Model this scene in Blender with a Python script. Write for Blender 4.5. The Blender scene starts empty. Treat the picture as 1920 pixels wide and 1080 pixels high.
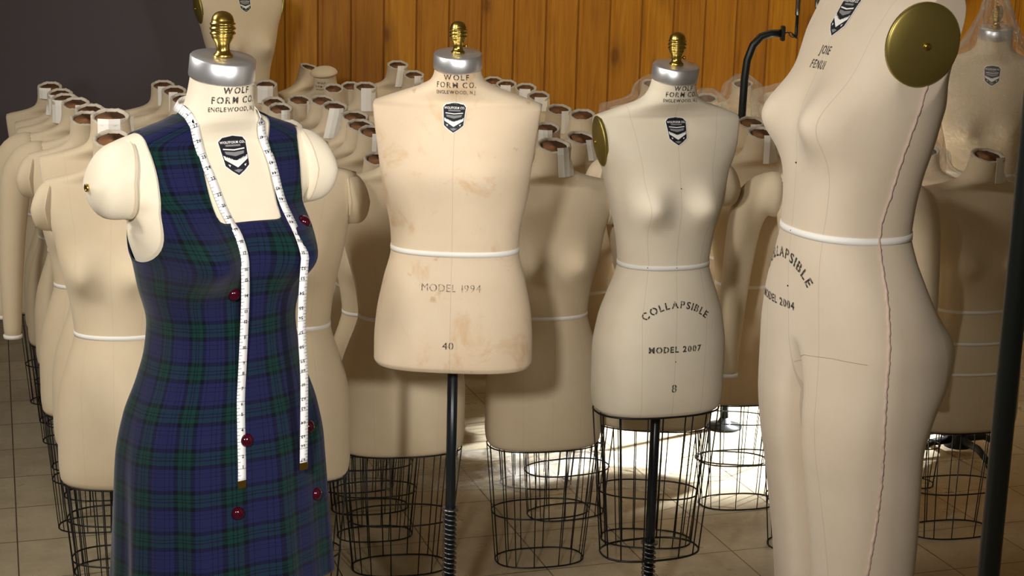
import bpy, bmesh, math, random
import numpy as np
from mathutils import Vector, Matrix, noise
from mathutils.bvhtree import BVHTree
R = math.radians
random.seed(7)
scene = bpy.context.scene
COL = scene.collection

# ------------------------------------------------------------ camera
PITCH, ROLL, CAMH = R(12.8), R(1.5), 1.9
cam_d = bpy.data.cameras.new('camera'); cam_d.sensor_width = 36; cam_d.lens = 3000 / 1920 * 36
cam_d.clip_start = .05; cam_d.clip_end = 60
cam = bpy.data.objects.new('camera', cam_d); COL.objects.link(cam)
fw = Vector((0, math.cos(PITCH), -math.sin(PITCH))); up = Vector((0, math.sin(PITCH), math.cos(PITCH))); rt = Vector((1, 0, 0))
xr = rt * math.cos(ROLL) + up * math.sin(ROLL); yu = -rt * math.sin(ROLL) + up * math.cos(ROLL)
M = Matrix((xr, yu, -fw)).transposed().to_4x4(); M.translation = (0, 0, CAMH)
cam.matrix_world = M
scene.camera = cam

# ------------------------------------------------------------ light
w = bpy.data.worlds.new('world'); scene.world = w; w.use_nodes = True
bg = w.node_tree.nodes['Background']; bg.inputs[0].default_value = (1.0, .80, .50, 1); bg.inputs[1].default_value = .085
def area(name, loc, target, size, power, color=(1, 1, 1), sy=None, spread=None):
    l = bpy.data.lights.new(name, 'AREA'); l.energy = power; l.color = color; l.size = size
    if sy: l.shape = 'RECTANGLE'; l.size_y = sy
    if spread: l.spread = R(spread)
    o = bpy.data.objects.new(name, l); COL.objects.link(o); o.location = loc
    o.rotation_euler = (Vector(target) - Vector(loc)).to_track_quat('-Z', 'Y').to_euler(); return o
def spot(name, loc, target, power, color, angle, blend=.4, rad=.08):
    l = bpy.data.lights.new(name, 'SPOT'); l.energy = power; l.color = color; l.spot_size = R(angle); l.spot_blend = blend
    l.shadow_soft_size = rad
    o = bpy.data.objects.new(name, l); COL.objects.link(o); o.location = loc
    o.rotation_euler = (Vector(target) - Vector(loc)).to_track_quat('-Z', 'Y').to_euler(); return o
spot('key_light', (-.62, .1, 2.3), (-.05, 4.2, 1.05), 275, (1.0, .96, .90), 60, .9, .12)
spot('second_key_light', (1.0, .9, 1.85), (-1.11, 3.6, 1.05), 165, (1.0, .96, .89), 44, .25, .10)
area('fill_light', (.2, -1.0, 2.9), (.2, 4.2, .9), 2.0, 10, (1.0, .82, .56))
area('side_light', (-2.6, 3.0, 2.9), (.3, 4.2, 1.3), .5, 50, (1.0, .95, .86))
area('added_wall_wash', (.8, 6.6, 3.1), (.8, 8.4, 1.3), 3.0, 21, (1.0, .88, .62), sy=.3)  # added unseen light near the ceiling, brightens the pine boards
spot('added_left_spot', (-1.2, 2.2, 3.0), (.30, 4.12, 1.25), 75, (1.0, .96, .88), 19, .5, .08)  # narrow spot added to brighten the left side of the form stamped 8
spot('floor_light', (2.9, 7.4, 2.5), (.95, 6.1, 0), 6500, (.93, .97, 1.0), 26, .5, .1)
scene.view_settings.view_transform = 'Standard'; scene.view_settings.look = 'None'
scene.view_settings.exposure = 0.0; scene.view_settings.gamma = 1; scene.view_settings.use_curve_mapping = False

# ------------------------------------------------------------ materials
MATS = {}
class NT:
    def __init__(s, name):
        s.m = bpy.data.materials.new(name); s.m.use_nodes = True; s.t = s.m.node_tree; s.n = s.t.nodes; s.l = s.t.links
        s.b = s.n['Principled BSDF']; s.out = s.n['Material Output']
    def node(s, typ, **kw):
        nd = s.n.new(typ)
        for k, v in kw.items():
            if k.startswith('i_'):
                key = k[2:]; key = int(key) if key.isdigit() else key.replace('_', ' ')
                s.put(nd.inputs[key], v)
            else: setattr(nd, k, v)
        return nd
    def put(s, sock, v):
        if isinstance(v, bpy.types.NodeSocket): s.l.new(v, sock)
        else: sock.default_value = v
    def math(s, op, a, b=None, c=None, clamp=False):
        nd = s.n.new('ShaderNodeMath'); nd.operation = op; nd.use_clamp = clamp
        s.put(nd.inputs[0], a)
        if b is not None: s.put(nd.inputs[1], b)
        if c is not None: s.put(nd.inputs[2], c)
        return nd.outputs[0]
    def mix(s, f, a, b, mode='MIX'):
        nd = s.n.new('ShaderNodeMix'); nd.data_type = 'RGBA'; nd.blend_type = mode
        s.put(nd.inputs[0], f); s.put(nd.inputs[6], a); s.put(nd.inputs[7], b); return nd.outputs[2]
    def ramp(s, f, stops, interp='LINEAR'):
        nd = s.n.new('ShaderNodeValToRGB'); nd.color_ramp.interpolation = interp
        e = nd.color_ramp.elements
        while len(e) > 1: e.remove(e[-1])
        e[0].position = stops[0][0]; e[0].color = stops[0][1]
        for p, c in stops[1:]:
            q = e.new(p); q.color = c
        s.put(nd.inputs[0], f); return nd.outputs[0]
    def noise(s, vec, scale, detail=3, rough=.55, dist=0):
        nd = s.n.new('ShaderNodeTexNoise'); s.put(nd.inputs['Vector'], vec); nd.inputs['Scale'].default_value = scale
        nd.inputs['Detail'].default_value = detail; nd.inputs['Roughness'].default_value = rough; nd.inputs['Distortion'].default_value = dist
        return nd.outputs[0]
    def mapping(s, vec, scale=(1, 1, 1), rot=(0, 0, 0), loc=(0, 0, 0)):
        nd = s.n.new('ShaderNodeMapping'); s.put(nd.inputs[0], vec); nd.inputs['Scale'].default_value = scale
        nd.inputs['Rotation'].default_value = rot; nd.inputs['Location'].default_value = loc; return nd.outputs[0]
    def bump(s, h, strength=.3, dist=.001):
        nd = s.n.new('ShaderNodeBump'); s.put(nd.inputs['Height'], h); nd.inputs['Strength'].default_value = strength
        nd.inputs['Distance'].default_value = dist; s.l.new(nd.outputs[0], s.b.inputs['Normal'])
    def setp(s, **kw):
        for k, v in kw.items(): s.put(s.b.inputs[k.replace('_', ' ')], v)
def g(v, a=1): return (v, v, v, a)
def C3(r, g_, b): return (r, g_, b, 1)

def mat_canvas(name, base, stain=.0, seamop=.35, cf=True, gore=None):
    """linen canvas: fine weave, soft blotches; seams lie where the cloth is sewn (object space)"""
    n = NT(name); tc = n.node('ShaderNodeTexCoord'); ob = tc.outputs['Object']
    sp = n.node('ShaderNodeSeparateXYZ', i_0=ob); X, Y, Z = sp.outputs
    b1 = n.noise(ob, 5, 4, .6); b2 = n.noise(n.mapping(ob, (60, 60, 3)), 6, 2)
    col = n.mix(n.ramp(b1, [(.35, g(0)), (.7, g(1))]), base, tuple(base[i] * (.93, .9, .85)[i] for i in range(3)) + (1,))
    col = n.mix(n.math('MULTIPLY', b2, .16), col, tuple(c * .72 for c in base[:3]) + (1,))
    if stain:
        st = n.noise(n.mapping(ob, (1, 1, .8)), 9, 5, .65, .6)
        f = n.ramp(st, [(.56, g(0)), (.74, g(stain))])
        col = n.mix(f, col, C3(base[0] * .74, base[1] * .52, base[2] * .28))
        st2 = n.noise(n.mapping(ob, (1, 1, 1), loc=(4, 2, 1)), 23, 3, .6)
        col = n.mix(n.ramp(st2, [(.66, g(0)), (.75, g(stain * .7))]), col, C3(base[0] * .6, base[1] * .42, base[2] * .25))
    h = n.noise(n.mapping(ob, (900, 900, 900)), 1, 1)
    ax = n.math('ABSOLUTE', X)
    lines = None
    if cf:
        lines = n.math('MULTIPLY', n.math('LESS_THAN', ax, .0008), n.math('LESS_THAN', Y, 0))
    if gore:   # princess seam: half distance from the centre line as a curve over height
        zz = n.math('DIVIDE', Z, .9)
        tgt = n.ramp(zz, [(p, g(v)) for p, v in gore])
        d = n.math('ABSOLUTE', n.math('SUBTRACT', ax, tgt))
        lg = n.math('LESS_THAN', d, .0007)
        lines = lg if lines is None else n.math('MAXIMUM', lines, lg)
    if lines is not None:
        col = n.mix(n.math('MULTIPLY', lines, seamop), col, tuple(c * .45 for c in base[:3]) + (1,))
        h = n.math('SUBTRACT', h, n.math('MULTIPLY', lines, 1.5))
    n.setp(Base_Color=col, Roughness=.82); n.b.inputs['Specular IOR Level'].default_value = .25
    n.b.inputs['Sheen Weight'].default_value = .12
    n.bump(h, .25, .0006)
    return n.m
CREAM = C3(.72, .60, .43)
GORE = [(0, .085), (.3, .092), (.45, .072), (.62, .09), (.74, .098), (.9, .125), (1, .125)]
MATS['canvas'] = mat_canvas('cream_canvas', CREAM, seamop=.15, gore=GORE)
MATS['canvas_plain'] = mat_canvas('cream_canvas_plain', CREAM, cf=False)
MATS['canvas_front'] = mat_canvas('pale_cream_canvas', C3(.82, .74, .60), gore=GORE)
MATS['canvas_front_plain'] = mat_canvas('pale_cream_canvas_plain', C3(.82, .74, .60), cf=False)
MATS['canvas_old'] = mat_canvas('stained_canvas', C3(.76, .62, .46), stain=.75)
MATS['canvas_side'] = mat_canvas('greyed_canvas', C3(.68, .58, .46), gore=[(0, .085), (.45, .08), (.62, .1), (.9, .12), (1, .12)])

def simple(name, col, rough=.5, metal=0, spec=.5, nz=0, nscale=20, bump=0):
    n = NT(name); tc = n.node('ShaderNodeTexCoord')
    c = col
    f = n.noise(tc.outputs['Object'], nscale, 3)
    c = n.mix(n.math('MULTIPLY', f, nz if nz else .08), col, tuple(x * .5 for x in col[:3]) + (1,))
    n.setp(Base_Color=c, Roughness=rough, Metallic=metal); n.b.inputs['Specular IOR Level'].default_value = spec
    if bump: n.bump(f, bump, .002)
    return n.m
MATS['tape'] = simple('white_twill', C3(.86, .84, .80), .85)
MATS['steel'] = simple('brushed_aluminium', C3(.80, .81, .86), .36, .9, nz=.25, nscale=60)
MATS['brass'] = simple('polished_brass', C3(.60, .42, .10), .24, 1, nz=.35, nscale=25)
MATS['brass_dull'] = simple('dull_brass_plate', C3(.42, .34, .10), .42, .9, nz=.3, nscale=14)
MATS['wire'] = simple('black_wire', C3(.008, .008, .010), .4, .3)
MATS['pole'] = simple('blue_black_steel', C3(.010, .013, .018), .3, .3)
MATS['black'] = simple('black_paint', C3(.006, .009, .009), .38, .1)
MATS['spring'] = simple('spring_steel', C3(.22, .22, .23), .3, 1)
MATS['paper'] = simple('white_card', C3(.93, .90, .84), .8, nz=.15, nscale=40)
MATS['rim'] = simple('rough_plaster_rim', C3(.62, .55, .45), .9, nz=.6, nscale=60, bump=.5)
MATS['hole'] = simple('brown_cardboard', C3(.30, .13, .05), .9, nz=.5, nscale=30)
MATS['ink_plain'] = simple('dark_ink', C3(.012, .011, .012), .6)
MATS['badge_white'] = simple('badge_white', C3(.82, .82, .80), .5)
MATS['badge_black'] = simple('badge_black', C3(.012, .013, .02), .4)
MATS['badge_grey'] = simple('badge_grey', C3(.22, .22, .23), .5)
MATS['button'] = simple('dark_red_button', C3(.042, .001, .008), .12)
MATS['cord'] = simple('pale_pink_cord', C3(.62, .47, .39), .9, nz=.3, nscale=200)
MATS['base_iron'] = simple('cast_iron', C3(.02, .02, .022), .5, .5)
n = NT('worn_ink'); tc = n.node('ShaderNodeTexCoord')
f = n.ramp(n.noise(tc.outputs['Object'], 260, 3, .7), [(.36, g(.25)), (.55, g(1))])
n.setp(Base_Color=C3(.02, .018, .016), Roughness=.7, Alpha=f); MATS['ink'] = n.m
n = NT('faint_ink'); tc = n.node('ShaderNodeTexCoord')
f = n.ramp(n.noise(tc.outputs['Object'], 200, 3, .7), [(.38, g(.1)), (.62, g(.85))])
n.setp(Base_Color=C3(.07, .05, .035), Roughness=.7, Alpha=f); MATS['ink_faint'] = n.m

# paper tape measure: white strip with printed ticks
n = NT('measuring_strip'); uv = n.node('ShaderNodeUVMap'); sp = n.node('ShaderNodeSeparateXYZ', i_0=uv.outputs[0]); U, V = sp.outputs[0], sp.outputs[1]
fr = n.math('FRACT', n.math('MULTIPLY', V, 1 / .00635)); t1 = n.math('MULTIPLY', n.math('LESS_THAN', fr, .14), n.math('LESS_THAN', U, .22))
fr2 = n.math('FRACT', n.math('MULTIPLY', V, 1 / .0127)); t2 = n.math('MULTIPLY', n.math('LESS_THAN', fr2, .09), n.math('LESS_THAN', U, .38))
fr3 = n.math('FRACT', n.math('MULTIPLY', V, 1 / .0254)); t3 = n.math('LESS_THAN', fr3, .04)
tk = n.math('MAXIMUM', n.math('MAXIMUM', t1, t2), t3)
n.setp(Base_Color=n.mix(n.math('MULTIPLY', tk, .8), C3(.84, .84, .86), C3(.05, .05, .06)), Roughness=.45); MATS['measure'] = n.m

# tartan woollen cloth, warp and weft averaged
n = NT('dark_tartan'); uv = n.node('ShaderNodeUVMap'); sp = n.node('ShaderNodeSeparateXYZ', i_0=uv.outputs[0])
BL, GR, BK = C3(.011, .013, .056), C3(.004, .027, .023), C3(.003, .004, .009)
sett = [(0, BL), (.10, BK), (.115, BL), (.20, BK), (.215, BL), (.30, BK), (.40, GR), (.50, BK), (.525, GR), (.575, BK), (.60, GR), (.70, BK), (.80, BL), (.88, BK), (.895, BL)]
cols = []
for k in (0, 1):
    c = n.ramp(n.math('FRACT', n.math('DIVIDE', sp.outputs[k], .083 if k == 0 else .078)), sett, 'CONSTANT'); cols.append(c)
tw = n.math('FRACT', n.math('MULTIPLY', n.math('ADD', sp.outputs[0], sp.outputs[1]), 420))
col = n.mix(n.math('ADD', .35, n.math('MULTIPLY', tw, .3)), cols[0], cols[1])
n.setp(Base_Color=col, Roughness=.92); n.b.inputs['Sheen Weight'].default_value = .10; n.b.inputs['Specular IOR Level'].default_value = .1
n.bump(tw, .3, .0006); MATS['tartan'] = n.m
MATS['lining'] = simple('dress_lining', C3(.006, .014, .016), .9)

# wood boards, floor tiles, grey wall
n = NT('knotty_pine'); tc = n.node('ShaderNodeTexCoord'); ob = tc.outputs['Object']; sp = n.node('ShaderNodeSeparateXYZ', i_0=ob)
bid = n.math('FLOOR', n.math('DIVIDE', sp.outputs[0], .165))
wn = n.node('ShaderNodeTexWhiteNoise', noise_dimensions='1D'); n.l.new(bid, wn.inputs['W'])
off = n.node('ShaderNodeCombineXYZ', i_0=0., i_1=n.math('MULTIPLY', bid, 3.1), i_2=n.math('MULTIPLY', bid, 1.7))
vv = n.node('ShaderNodeVectorMath', operation='ADD'); n.l.new(ob, vv.inputs[0]); n.l.new(off.outputs[0], vv.inputs[1])
gr = n.noise(n.mapping(vv.outputs[0], (14, 1, .7)), 3, 6, .6, 1.2)
gr2 = n.noise(n.mapping(vv.outputs[0], (60, 1, 1.5)), 3, 3, .6)
vo = n.node('ShaderNodeTexVoronoi', feature='F1'); n.l.new(n.mapping(vv.outputs[0], (4.2, .001, 2.2)), vo.inputs['Vector']); vo.inputs['Scale'].default_value = 1
knot = n.ramp(vo.outputs['Distance'], [(.0, g(1)), (.07, g(.95)), (.13, g(.35)), (.30, g(0))])
col = n.ramp(gr, [(.28, C3(.34, .135, .004)), (.5, C3(.56, .235, .006)), (.72, C3(.66, .31, .016))])
col = n.mix(n.math('MULTIPLY', gr2, .45), col, C3(.32, .10, .006))
col = n.mix(n.math('MULTIPLY', knot, .75), col, C3(.11, .03, .003))
col = n.mix(n.math('MULTIPLY', wn.outputs[0], .45), col, C3(.26, .085, .006))
n.setp(Base_Color=col, Roughness=.5); n.b.inputs['Specular IOR Level'].default_value = .3; n.bump(gr2, .15, .001); MATS['pine'] = n.m
MATS['groove'] = simple('dark_groove', C3(.30, .11, .006), .8)
n = NT('worn_floor_tile'); tc = n.node('ShaderNodeTexCoord'); ob = n.mapping(tc.outputs['Object'], rot=(0, 0, R(-18)))
br = n.node('ShaderNodeTexBrick', offset=0., squash=1.); n.l.new(ob, br.inputs['Vector'])
br.inputs['Scale'].default_value = 1; br.inputs['Brick Width'].default_value = .305; br.inputs['Row Height'].default_value = .305
br.inputs['Mortar Size'].default_value = .0022; br.inputs['Mortar Smooth'].default_value = .1
br.inputs['Color1'].default_value = C3(.46, .39, .27); br.inputs['Color2'].default_value = C3(.41, .345, .235); br.inputs['Mortar'].default_value = C3(.06, .042, .025)
d1 = n.noise(ob, 6, 5, .65); d2 = n.noise(ob, 38, 4, .7, .5)
col = n.mix(n.ramp(d1, [(.4, g(0)), (.7, g(.45))]), br.outputs[0], C3(.20, .15, .09))
col = n.mix(n.ramp(d2, [(.62, g(0)), (.74, g(.6))]), col, C3(.12, .085, .05))
ro = n.math('ADD', .16, n.math('MULTIPLY', d1, .3))
n.setp(Base_Color=col, Roughness=ro); n.bump(n.math('ADD', n.math('MULTIPLY', d2, .3), n.math('MULTIPLY', br.outputs['Fac'], -1.)), .15, .002); MATS['floor'] = n.m
MATS['greywall'] = simple('grey_plaster', C3(.115, .098, .112), .9, nz=.12, nscale=2)
MATS['ceil'] = simple('off_white_ceiling', C3(.5, .45, .38), .9)
# clear plastic film
def plastic(name, op, tint, scale=30):
    n = NT(name); tc = n.node('ShaderNodeTexCoord')
    tr = n.node('ShaderNodeBsdfTransparent'); gl = n.node('ShaderNodeBsdfGlossy'); gl.inputs['Roughness'].default_value = .07
    df = n.node('ShaderNodeBsdfDiffuse'); df.inputs['Color'].default_value = tint
    fr = n.noise(tc.outputs['Object'], scale, 4, .6, 1.5)
    bp = n.node('ShaderNodeBump'); n.l.new(fr, bp.inputs['Height']); bp.inputs['Strength'].default_value = 1; bp.inputs['Distance'].default_value = .02
    n.l.new(bp.outputs[0], gl.inputs['Normal'])
    lw = n.node('ShaderNodeLayerWeight'); lw.inputs['Blend'].default_value = .35; n.l.new(bp.outputs[0], lw.inputs['Normal'])
    m1 = n.node('ShaderNodeMixShader'); n.put(m1.inputs[0], .35); n.l.new(df.outputs[0], m1.inputs[1]); n.l.new(gl.outputs[0], m1.inputs[2])
    m2 = n.node('ShaderNodeMixShader'); n.put(m2.inputs[0], n.math('ADD', op, n.math('MULTIPLY', lw.outputs['Facing'], .45), clamp=True))
    n.l.new(tr.outputs[0], m2.inputs[1]); n.l.new(m1.outputs[0], m2.inputs[2]); n.l.new(m2.outputs[0], n.out.inputs['Surface'])
    return n.m
MATS['film'] = plastic('clear_plastic_film', .08, C3(.75, .70, .62))
MATS['film_floor'] = plastic('crumpled_plastic_film', .2, C3(.7, .66, .6), 16)

# ------------------------------------------------------------ helpers
def link(o, parent=None):
    COL.objects.link(o)
    if parent: o.parent = parent
    return o
def obj(name, bm, mat, parent=None, smooth=True, mats=None):
    me = bpy.data.meshes.new(name); bm.to_mesh(me); bm.free()
    for m in (mats or [mat]): me.materials.append(MATS[m])
    if smooth:
        for p in me.polygons: p.use_smooth = True
    return link(bpy.data.objects.new(name, me), parent)
def empty(name, loc=(0, 0, 0), rz=0, label=None, cat=None, group=None):
    o = bpy.data.objects.new(name, None); o.empty_display_size = .1; COL.objects.link(o)
    o.location = loc; o.rotation_euler = (0, 0, rz)
    tag(o, label, cat, group); return o
def tag(o, label=None, cat=None, group=None, kind=None):
    if label: o['label'] = label
    if cat: o['category'] = cat
    if group: o['group'] = group
    if kind: o['kind'] = kind
    return o
def copy_tree(o, parent=None, skip=()):
    c = o.copy(); COL.objects.link(c)
    if parent: c.parent = parent
    for ch in o.children:
        if ch.name.split('.')[0] not in skip: copy_tree(ch, c, skip)
    return c
def box(bm, c, s, rot=None):
    r = bmesh.ops.create_cube(bm, size=1); m = Matrix.Translation(c) @ (rot or Matrix()) @ Matrix.Diagonal((*s, 1))
    bmesh.ops.transform(bm, matrix=m, verts=r['verts']); return r['verts']
def bridge(bm, A, B, closed=True):
    n = len(A)
    for i in range(n if closed else n - 1):
        j = (i + 1) % n
        try: bm.faces.new((A[i], A[j], B[j], B[i]))
        except ValueError: pass
def loft(bm, rings, cap0=True, cap1=True):
    V = [[bm.verts.new(p) for p in r] for r in rings]
    for a, b in zip(V, V[1:]): bridge(bm, a, b)
    if cap0: bm.faces.new(V[0][::-1])
    if cap1: bm.faces.new(V[-1])
    return V
def tube(bm, pts, rad, seg=8, closed=False, cap=True):
    pts = [Vector(p) for p in pts]; n = len(pts); rings = []
    rads = rad if isinstance(rad, (list, tuple)) else [rad] * n
    up_ = None
    for i, p in enumerate(pts):
        if closed: t = pts[(i + 1) % n] - pts[i - 1]
        else: t = pts[min(i + 1, n - 1)] - pts[max(i - 1, 0)]
        t.normalize()
        if up_ is None: up_ = Vector((0, 0, 1)) if abs(t.z) < .9 else Vector((1, 0, 0))
        a = t.cross(up_).normalized(); b = a.cross(t).normalized(); up_ = b
        rings.append([bm.verts.new(p + (a * math.cos(q) + b * math.sin(q)) * rads[i]) for q in [k * 2 * math.pi / seg for k in range(seg)]])
    for i in range(n - 1): bridge(bm, rings[i], rings[i + 1])
    if closed: bridge(bm, rings[-1], rings[0])
    elif cap: bm.faces.new(rings[0][::-1]); bm.faces.new(rings[-1])
def lathe(bm, prof, seg=40, at=(0, 0, 0), M_=None):
    at = Vector(at); rings = []
    for r, z in prof:
        rings.append([(M_ or Matrix()) @ Vector((max(r, 1e-5) * math.cos(k * 2 * math.pi / seg), max(r, 1e-5) * math.sin(k * 2 * math.pi / seg), z)) + at for k in range(seg)])
    return loft(bm, rings)
def pchip(xs, ys, x):
    xs = np.array(xs, float); ys = np.array(ys, float); h = np.diff(xs); d = np.diff(ys) / h
    m = np.zeros_like(ys); m[0] = d[0]; m[-1] = d[-1]
    for i in range(1, len(xs) - 1):
        if d[i - 1] * d[i] > 0:
            w1 = 2 * h[i] + h[i - 1]; w2 = h[i] + 2 * h[i - 1]; m[i] = (w1 + w2) / (w1 / d[i - 1] + w2 / d[i])
    i = int(min(max(np.searchsorted(xs, x) - 1, 0), len(xs) - 2)); t = (x - xs[i]) / h[i]; t = min(max(t, 0), 1)
    return float((2*t**3-3*t**2+1)*ys[i] + (t**3-2*t**2+t)*h[i]*m[i] + (-2*t**3+3*t**2)*ys[i+1] + (t**3-t**2)*h[i]*m[i+1])

# ------------------------------------------------------------ body shapes
# keys: (z, half width, front depth, back depth, centre y, superellipse power)
FEM = dict(keys=[(0, .168, .098, .098, 0, 2.5), (.012, .177, .106, .106, 0, 2.5), (.06, .182, .112, .118, 0, 2.4), (.17, .182, .112, .128, 0, 2.3), (.25, .172, .110, .118, 0, 2.2),
    (.32, .150, .104, .098, 0, 2.2), (.365, .133, .096, .088, 0, 2.2), (.40, .1245, .090, .085, 0, 2.2), (.43, .127, .090, .088, 0, 2.2), (.48, .134, .094, .094, 0, 2.2),
    (.545, .150, .100, .104, 0, 2.2), (.60, .164, .098, .108, .004, 2.2), (.645, .174, .092, .108, .008, 2.2), (.69, .196, .084, .104, .012, 2.2), (.74, .215, .072, .092, .016, 2.2), (.772, .218, .058, .074, .018, 2.2),
    (.787, .200, .050, .062, .016, 2.2), (.800, .166, .050, .058, .012, 2.1), (.813, .128, .052, .057, .006, 2.0), (.825, .094, .055, .058, 0, 2.0), (.838, .073, .056, .057, -.004, 2.0),
    (.858, .062, .055, .054, -.010, 2.0), (.885, .0565, .0545, .054, -.018, 2.0)],
    lobes=[(.078, .560, .047, .046, .040, -1), (.075, .13, .06, .07, .014, 1)],
    clamp=(.64, .172, .79, .197), tilt=[(.80, 0), (.885, R(11))], top=.885)
MAL = dict(keys=[(0, .196, .108, .108, 0, 2.7), (.014, .204, .117, .117, 0, 2.6), (.06, .204, .120, .126, 0, 2.5), (.13, .199, .118, .128, 0, 2.4), (.22, .182, .112, .112, 0, 2.3), (.305, .163, .104, .096, 0, 2.3),
    (.35, .165, .104, .098, 0, 2.3), (.42, .178, .108, .108, 0, 2.3), (.50, .195, .114, .116, 0, 2.3), (.56, .208, .110, .120, .006, 2.2), (.62, .226, .096, .112, .012, 2.2), (.662, .236, .074, .088, .016, 2.2),
    (.674, .208, .062, .072, .016, 2.2), (.688, .170, .060, .064, .012, 2.1), (.702, .130, .060, .062, .006, 2.0), (.716, .092, .060, .060, 0, 2.0), (.730, .068, .058, .058, -.004, 2.0), (.745, .060, .057, .057, -.008, 2.0), (.762, .0565, .056, .056, -.012, 2.0)],
    lobes=[(.075, .50, .07, .06, .010, -1)], clamp=(.50, .188, .672, .211), tilt=[(.68, 0), (.762, R(11))], top=.762)
def shape_point(S, z, th, off=0., P=None):
    P = P or [pchip([k[0] for k in S['keys']], [k[i] for k in S['keys']], z) for i in range(1, 6)]
    a, f, b, cy, n_ = P; c, s = math.cos(th), math.sin(th); e = 2 / n_
    a += off; f += off; b += off
    x = a * math.copysign(abs(c) ** e, c); y = (b if s > 0 else f) * math.copysign(abs(s) ** e, s)
    for lx, lz, sx, sz, amp, sg in S['lobes']:
        if s * sg > 0:
            for q in (-1, 1):
                y += sg * amp * math.exp(-((x - q * lx) / sx) ** 2 - ((z - lz) / sz) ** 2) * min(1, abs(s) * 1.6)
    if S.get('clamp') and off <= S.get('clampoff', 1):
        z0, x0, z1, x1 = S['clamp']
        xc = x0 + (x1 - x0) * (z - z0) / (z1 - z0) + off if z > z0 - .03 else 9
        if z > z1: xc = x1 + off
        x = max(-xc, min(xc, x))
    if S.get('cleft') and z < S['cleft']:
        k = min(1, (S['cleft'] - z) / .10) ** 1.3; gx = math.exp(-abs(x) / .011) * k
        y *= 1 - .93 * gx
    y += cy
    t = S['tilt']
    if t and z > t[0][0]:
        u = (z - t[0][0]) / (t[1][0] - t[0][0]); z = z + (y - cy) * math.tan(t[1][1]) * u * u
    if S.get('twist'):
        zz0, zz1, an = S['twist']; q = min(1, max(0, (zz1 - z) / (zz1 - zz0))); q = q * q * (3 - 2 * q) * an
        x, y = x * math.cos(q) - y * math.sin(q), x * math.sin(q) + y * math.cos(q)
    if S.get('lean'): y += S['lean'](z)
    return Vector((x, y, z))
def levels(S, z0=None, z1=None, step=.012):
    zs = []; z = S['keys'][0][0] if z0 is None else z0; top = S['top'] if z1 is None else z1
    sh = S['keys'][-8][0] - .02
    while z < top - 1e-6:
        zs.append(z); z += (step * .35 if z > sh or z < S['keys'][0][0] + .014 else step)
    return zs + [top]
def body_bm(S, seg=96, step=.012, top=True):
    bm = bmesh.new(); rings = []
    for z in levels(S, step=step):
        P = [pchip([k[0] for k in S['keys']], [k[i] for k in S['keys']], z) for i in range(1, 6)]
        rings.append([shape_point(S, z, 2 * math.pi * k / seg + .0001, P=P) for k in range(seg)])
    loft(bm, rings, True, top); bmesh.ops.recalc_face_normals(bm, faces=bm.faces); return bm
def ring_band(S, z, h, off, seg=96):
    bm = bmesh.new(); rings = []
    for dz, o in ((-h / 2, -.002), (-h / 2, off), (0, off + .0004), (h / 2, off), (h / 2, -.002)):
        rings.append([shape_point(S, z + dz, 2 * math.pi * k / seg, o) for k in range(seg)])
    V = loft(bm, rings, False, False); return bm

class Surf:
    def __init__(s, o, inflate=0): 
        bm = bmesh.new(); bm.from_mesh(o.data); s.bvh = BVHTree.FromBMesh(bm); bm.free()
    def front(s, x, z, off=.0008, d=-1):
        h = s.bvh.ray_cast(Vector((x, d * 1.0, z)), Vector((0, -d, 0)))
        if h[0] is None: return Vector((x, 0, z)), Vector((0, d, 0))
        nn = h[1] if h[1].y * d > 0 else -h[1]
        return h[0] + nn * off, nn
    def side(s, y, z, sg=1, off=.0008):
        h = s.bvh.ray_cast(Vector((sg * 1.0, y, z)), Vector((-sg, 0, 0)))
        if h[0] is None: return Vector((0, y, z)), Vector((sg, 0, 0))
        nn = h[1] if h[1].x * sg > 0 else -h[1]
        return h[0] + nn * off, nn

STENCIL = 'OCDGQBRPA0689'
_ch = {}
def char_mesh(ch, bold):
    key = (ch, bold)
    if key in _ch: return _ch[key]
    cu = bpy.data.curves.new('t', 'FONT'); cu.body = ch; cu.size = 1; cu.offset = bold; cu.resolution_u = 4
    o = bpy.data.objects.new('t', cu); COL.objects.link(o)
    dg = bpy.context.evaluated_depsgraph_get(); me = o.evaluated_get(dg).to_mesh()
    bm = bmesh.new(); bm.from_mesh(me); o.evaluated_get(dg).to_mesh_clear(); bpy.data.objects.remove(o)
    xs = [v.co.x for v in bm.verts] or [0, .3]; x0, x1 = min(xs), max(xs)
    if ch in STENCIL:       # stencil bridges
        mid = (x0 + x1) / 2; geo = bmesh.ops.bisect_plane(bm, geom=bm.verts[:] + bm.edges[:] + bm.faces[:], plane_co=(mid - .035, 0, 0), plane_no=(1, 0, 0))
        bmesh.ops.bisect_plane(bm, geom=bm.verts[:] + bm.edges[:] + bm.faces[:], plane_co=(mid + .035, 0, 0), plane_no=(1, 0, 0))
        dl = [f for f in bm.faces if abs(f.calc_center_median().x - mid) < .034]
        bmesh.ops.delete(bm, geom=dl, context='FACES')
    bmesh.ops.triangulate(bm, faces=bm.faces)
    for _ in range(2):
        ed = [e for e in bm.edges if e.calc_length() > .22]
        if ed: bmesh.ops.subdivide_edges(bm, edges=ed, cuts=1)
        bmesh.ops.triangulate(bm, faces=bm.faces)
    tris = [[tuple(v.co.xy) for v in f.verts] for f in bm.faces]; bm.free()
    _ch[key] = (tris, x0, x1); return _ch[key]
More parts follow.
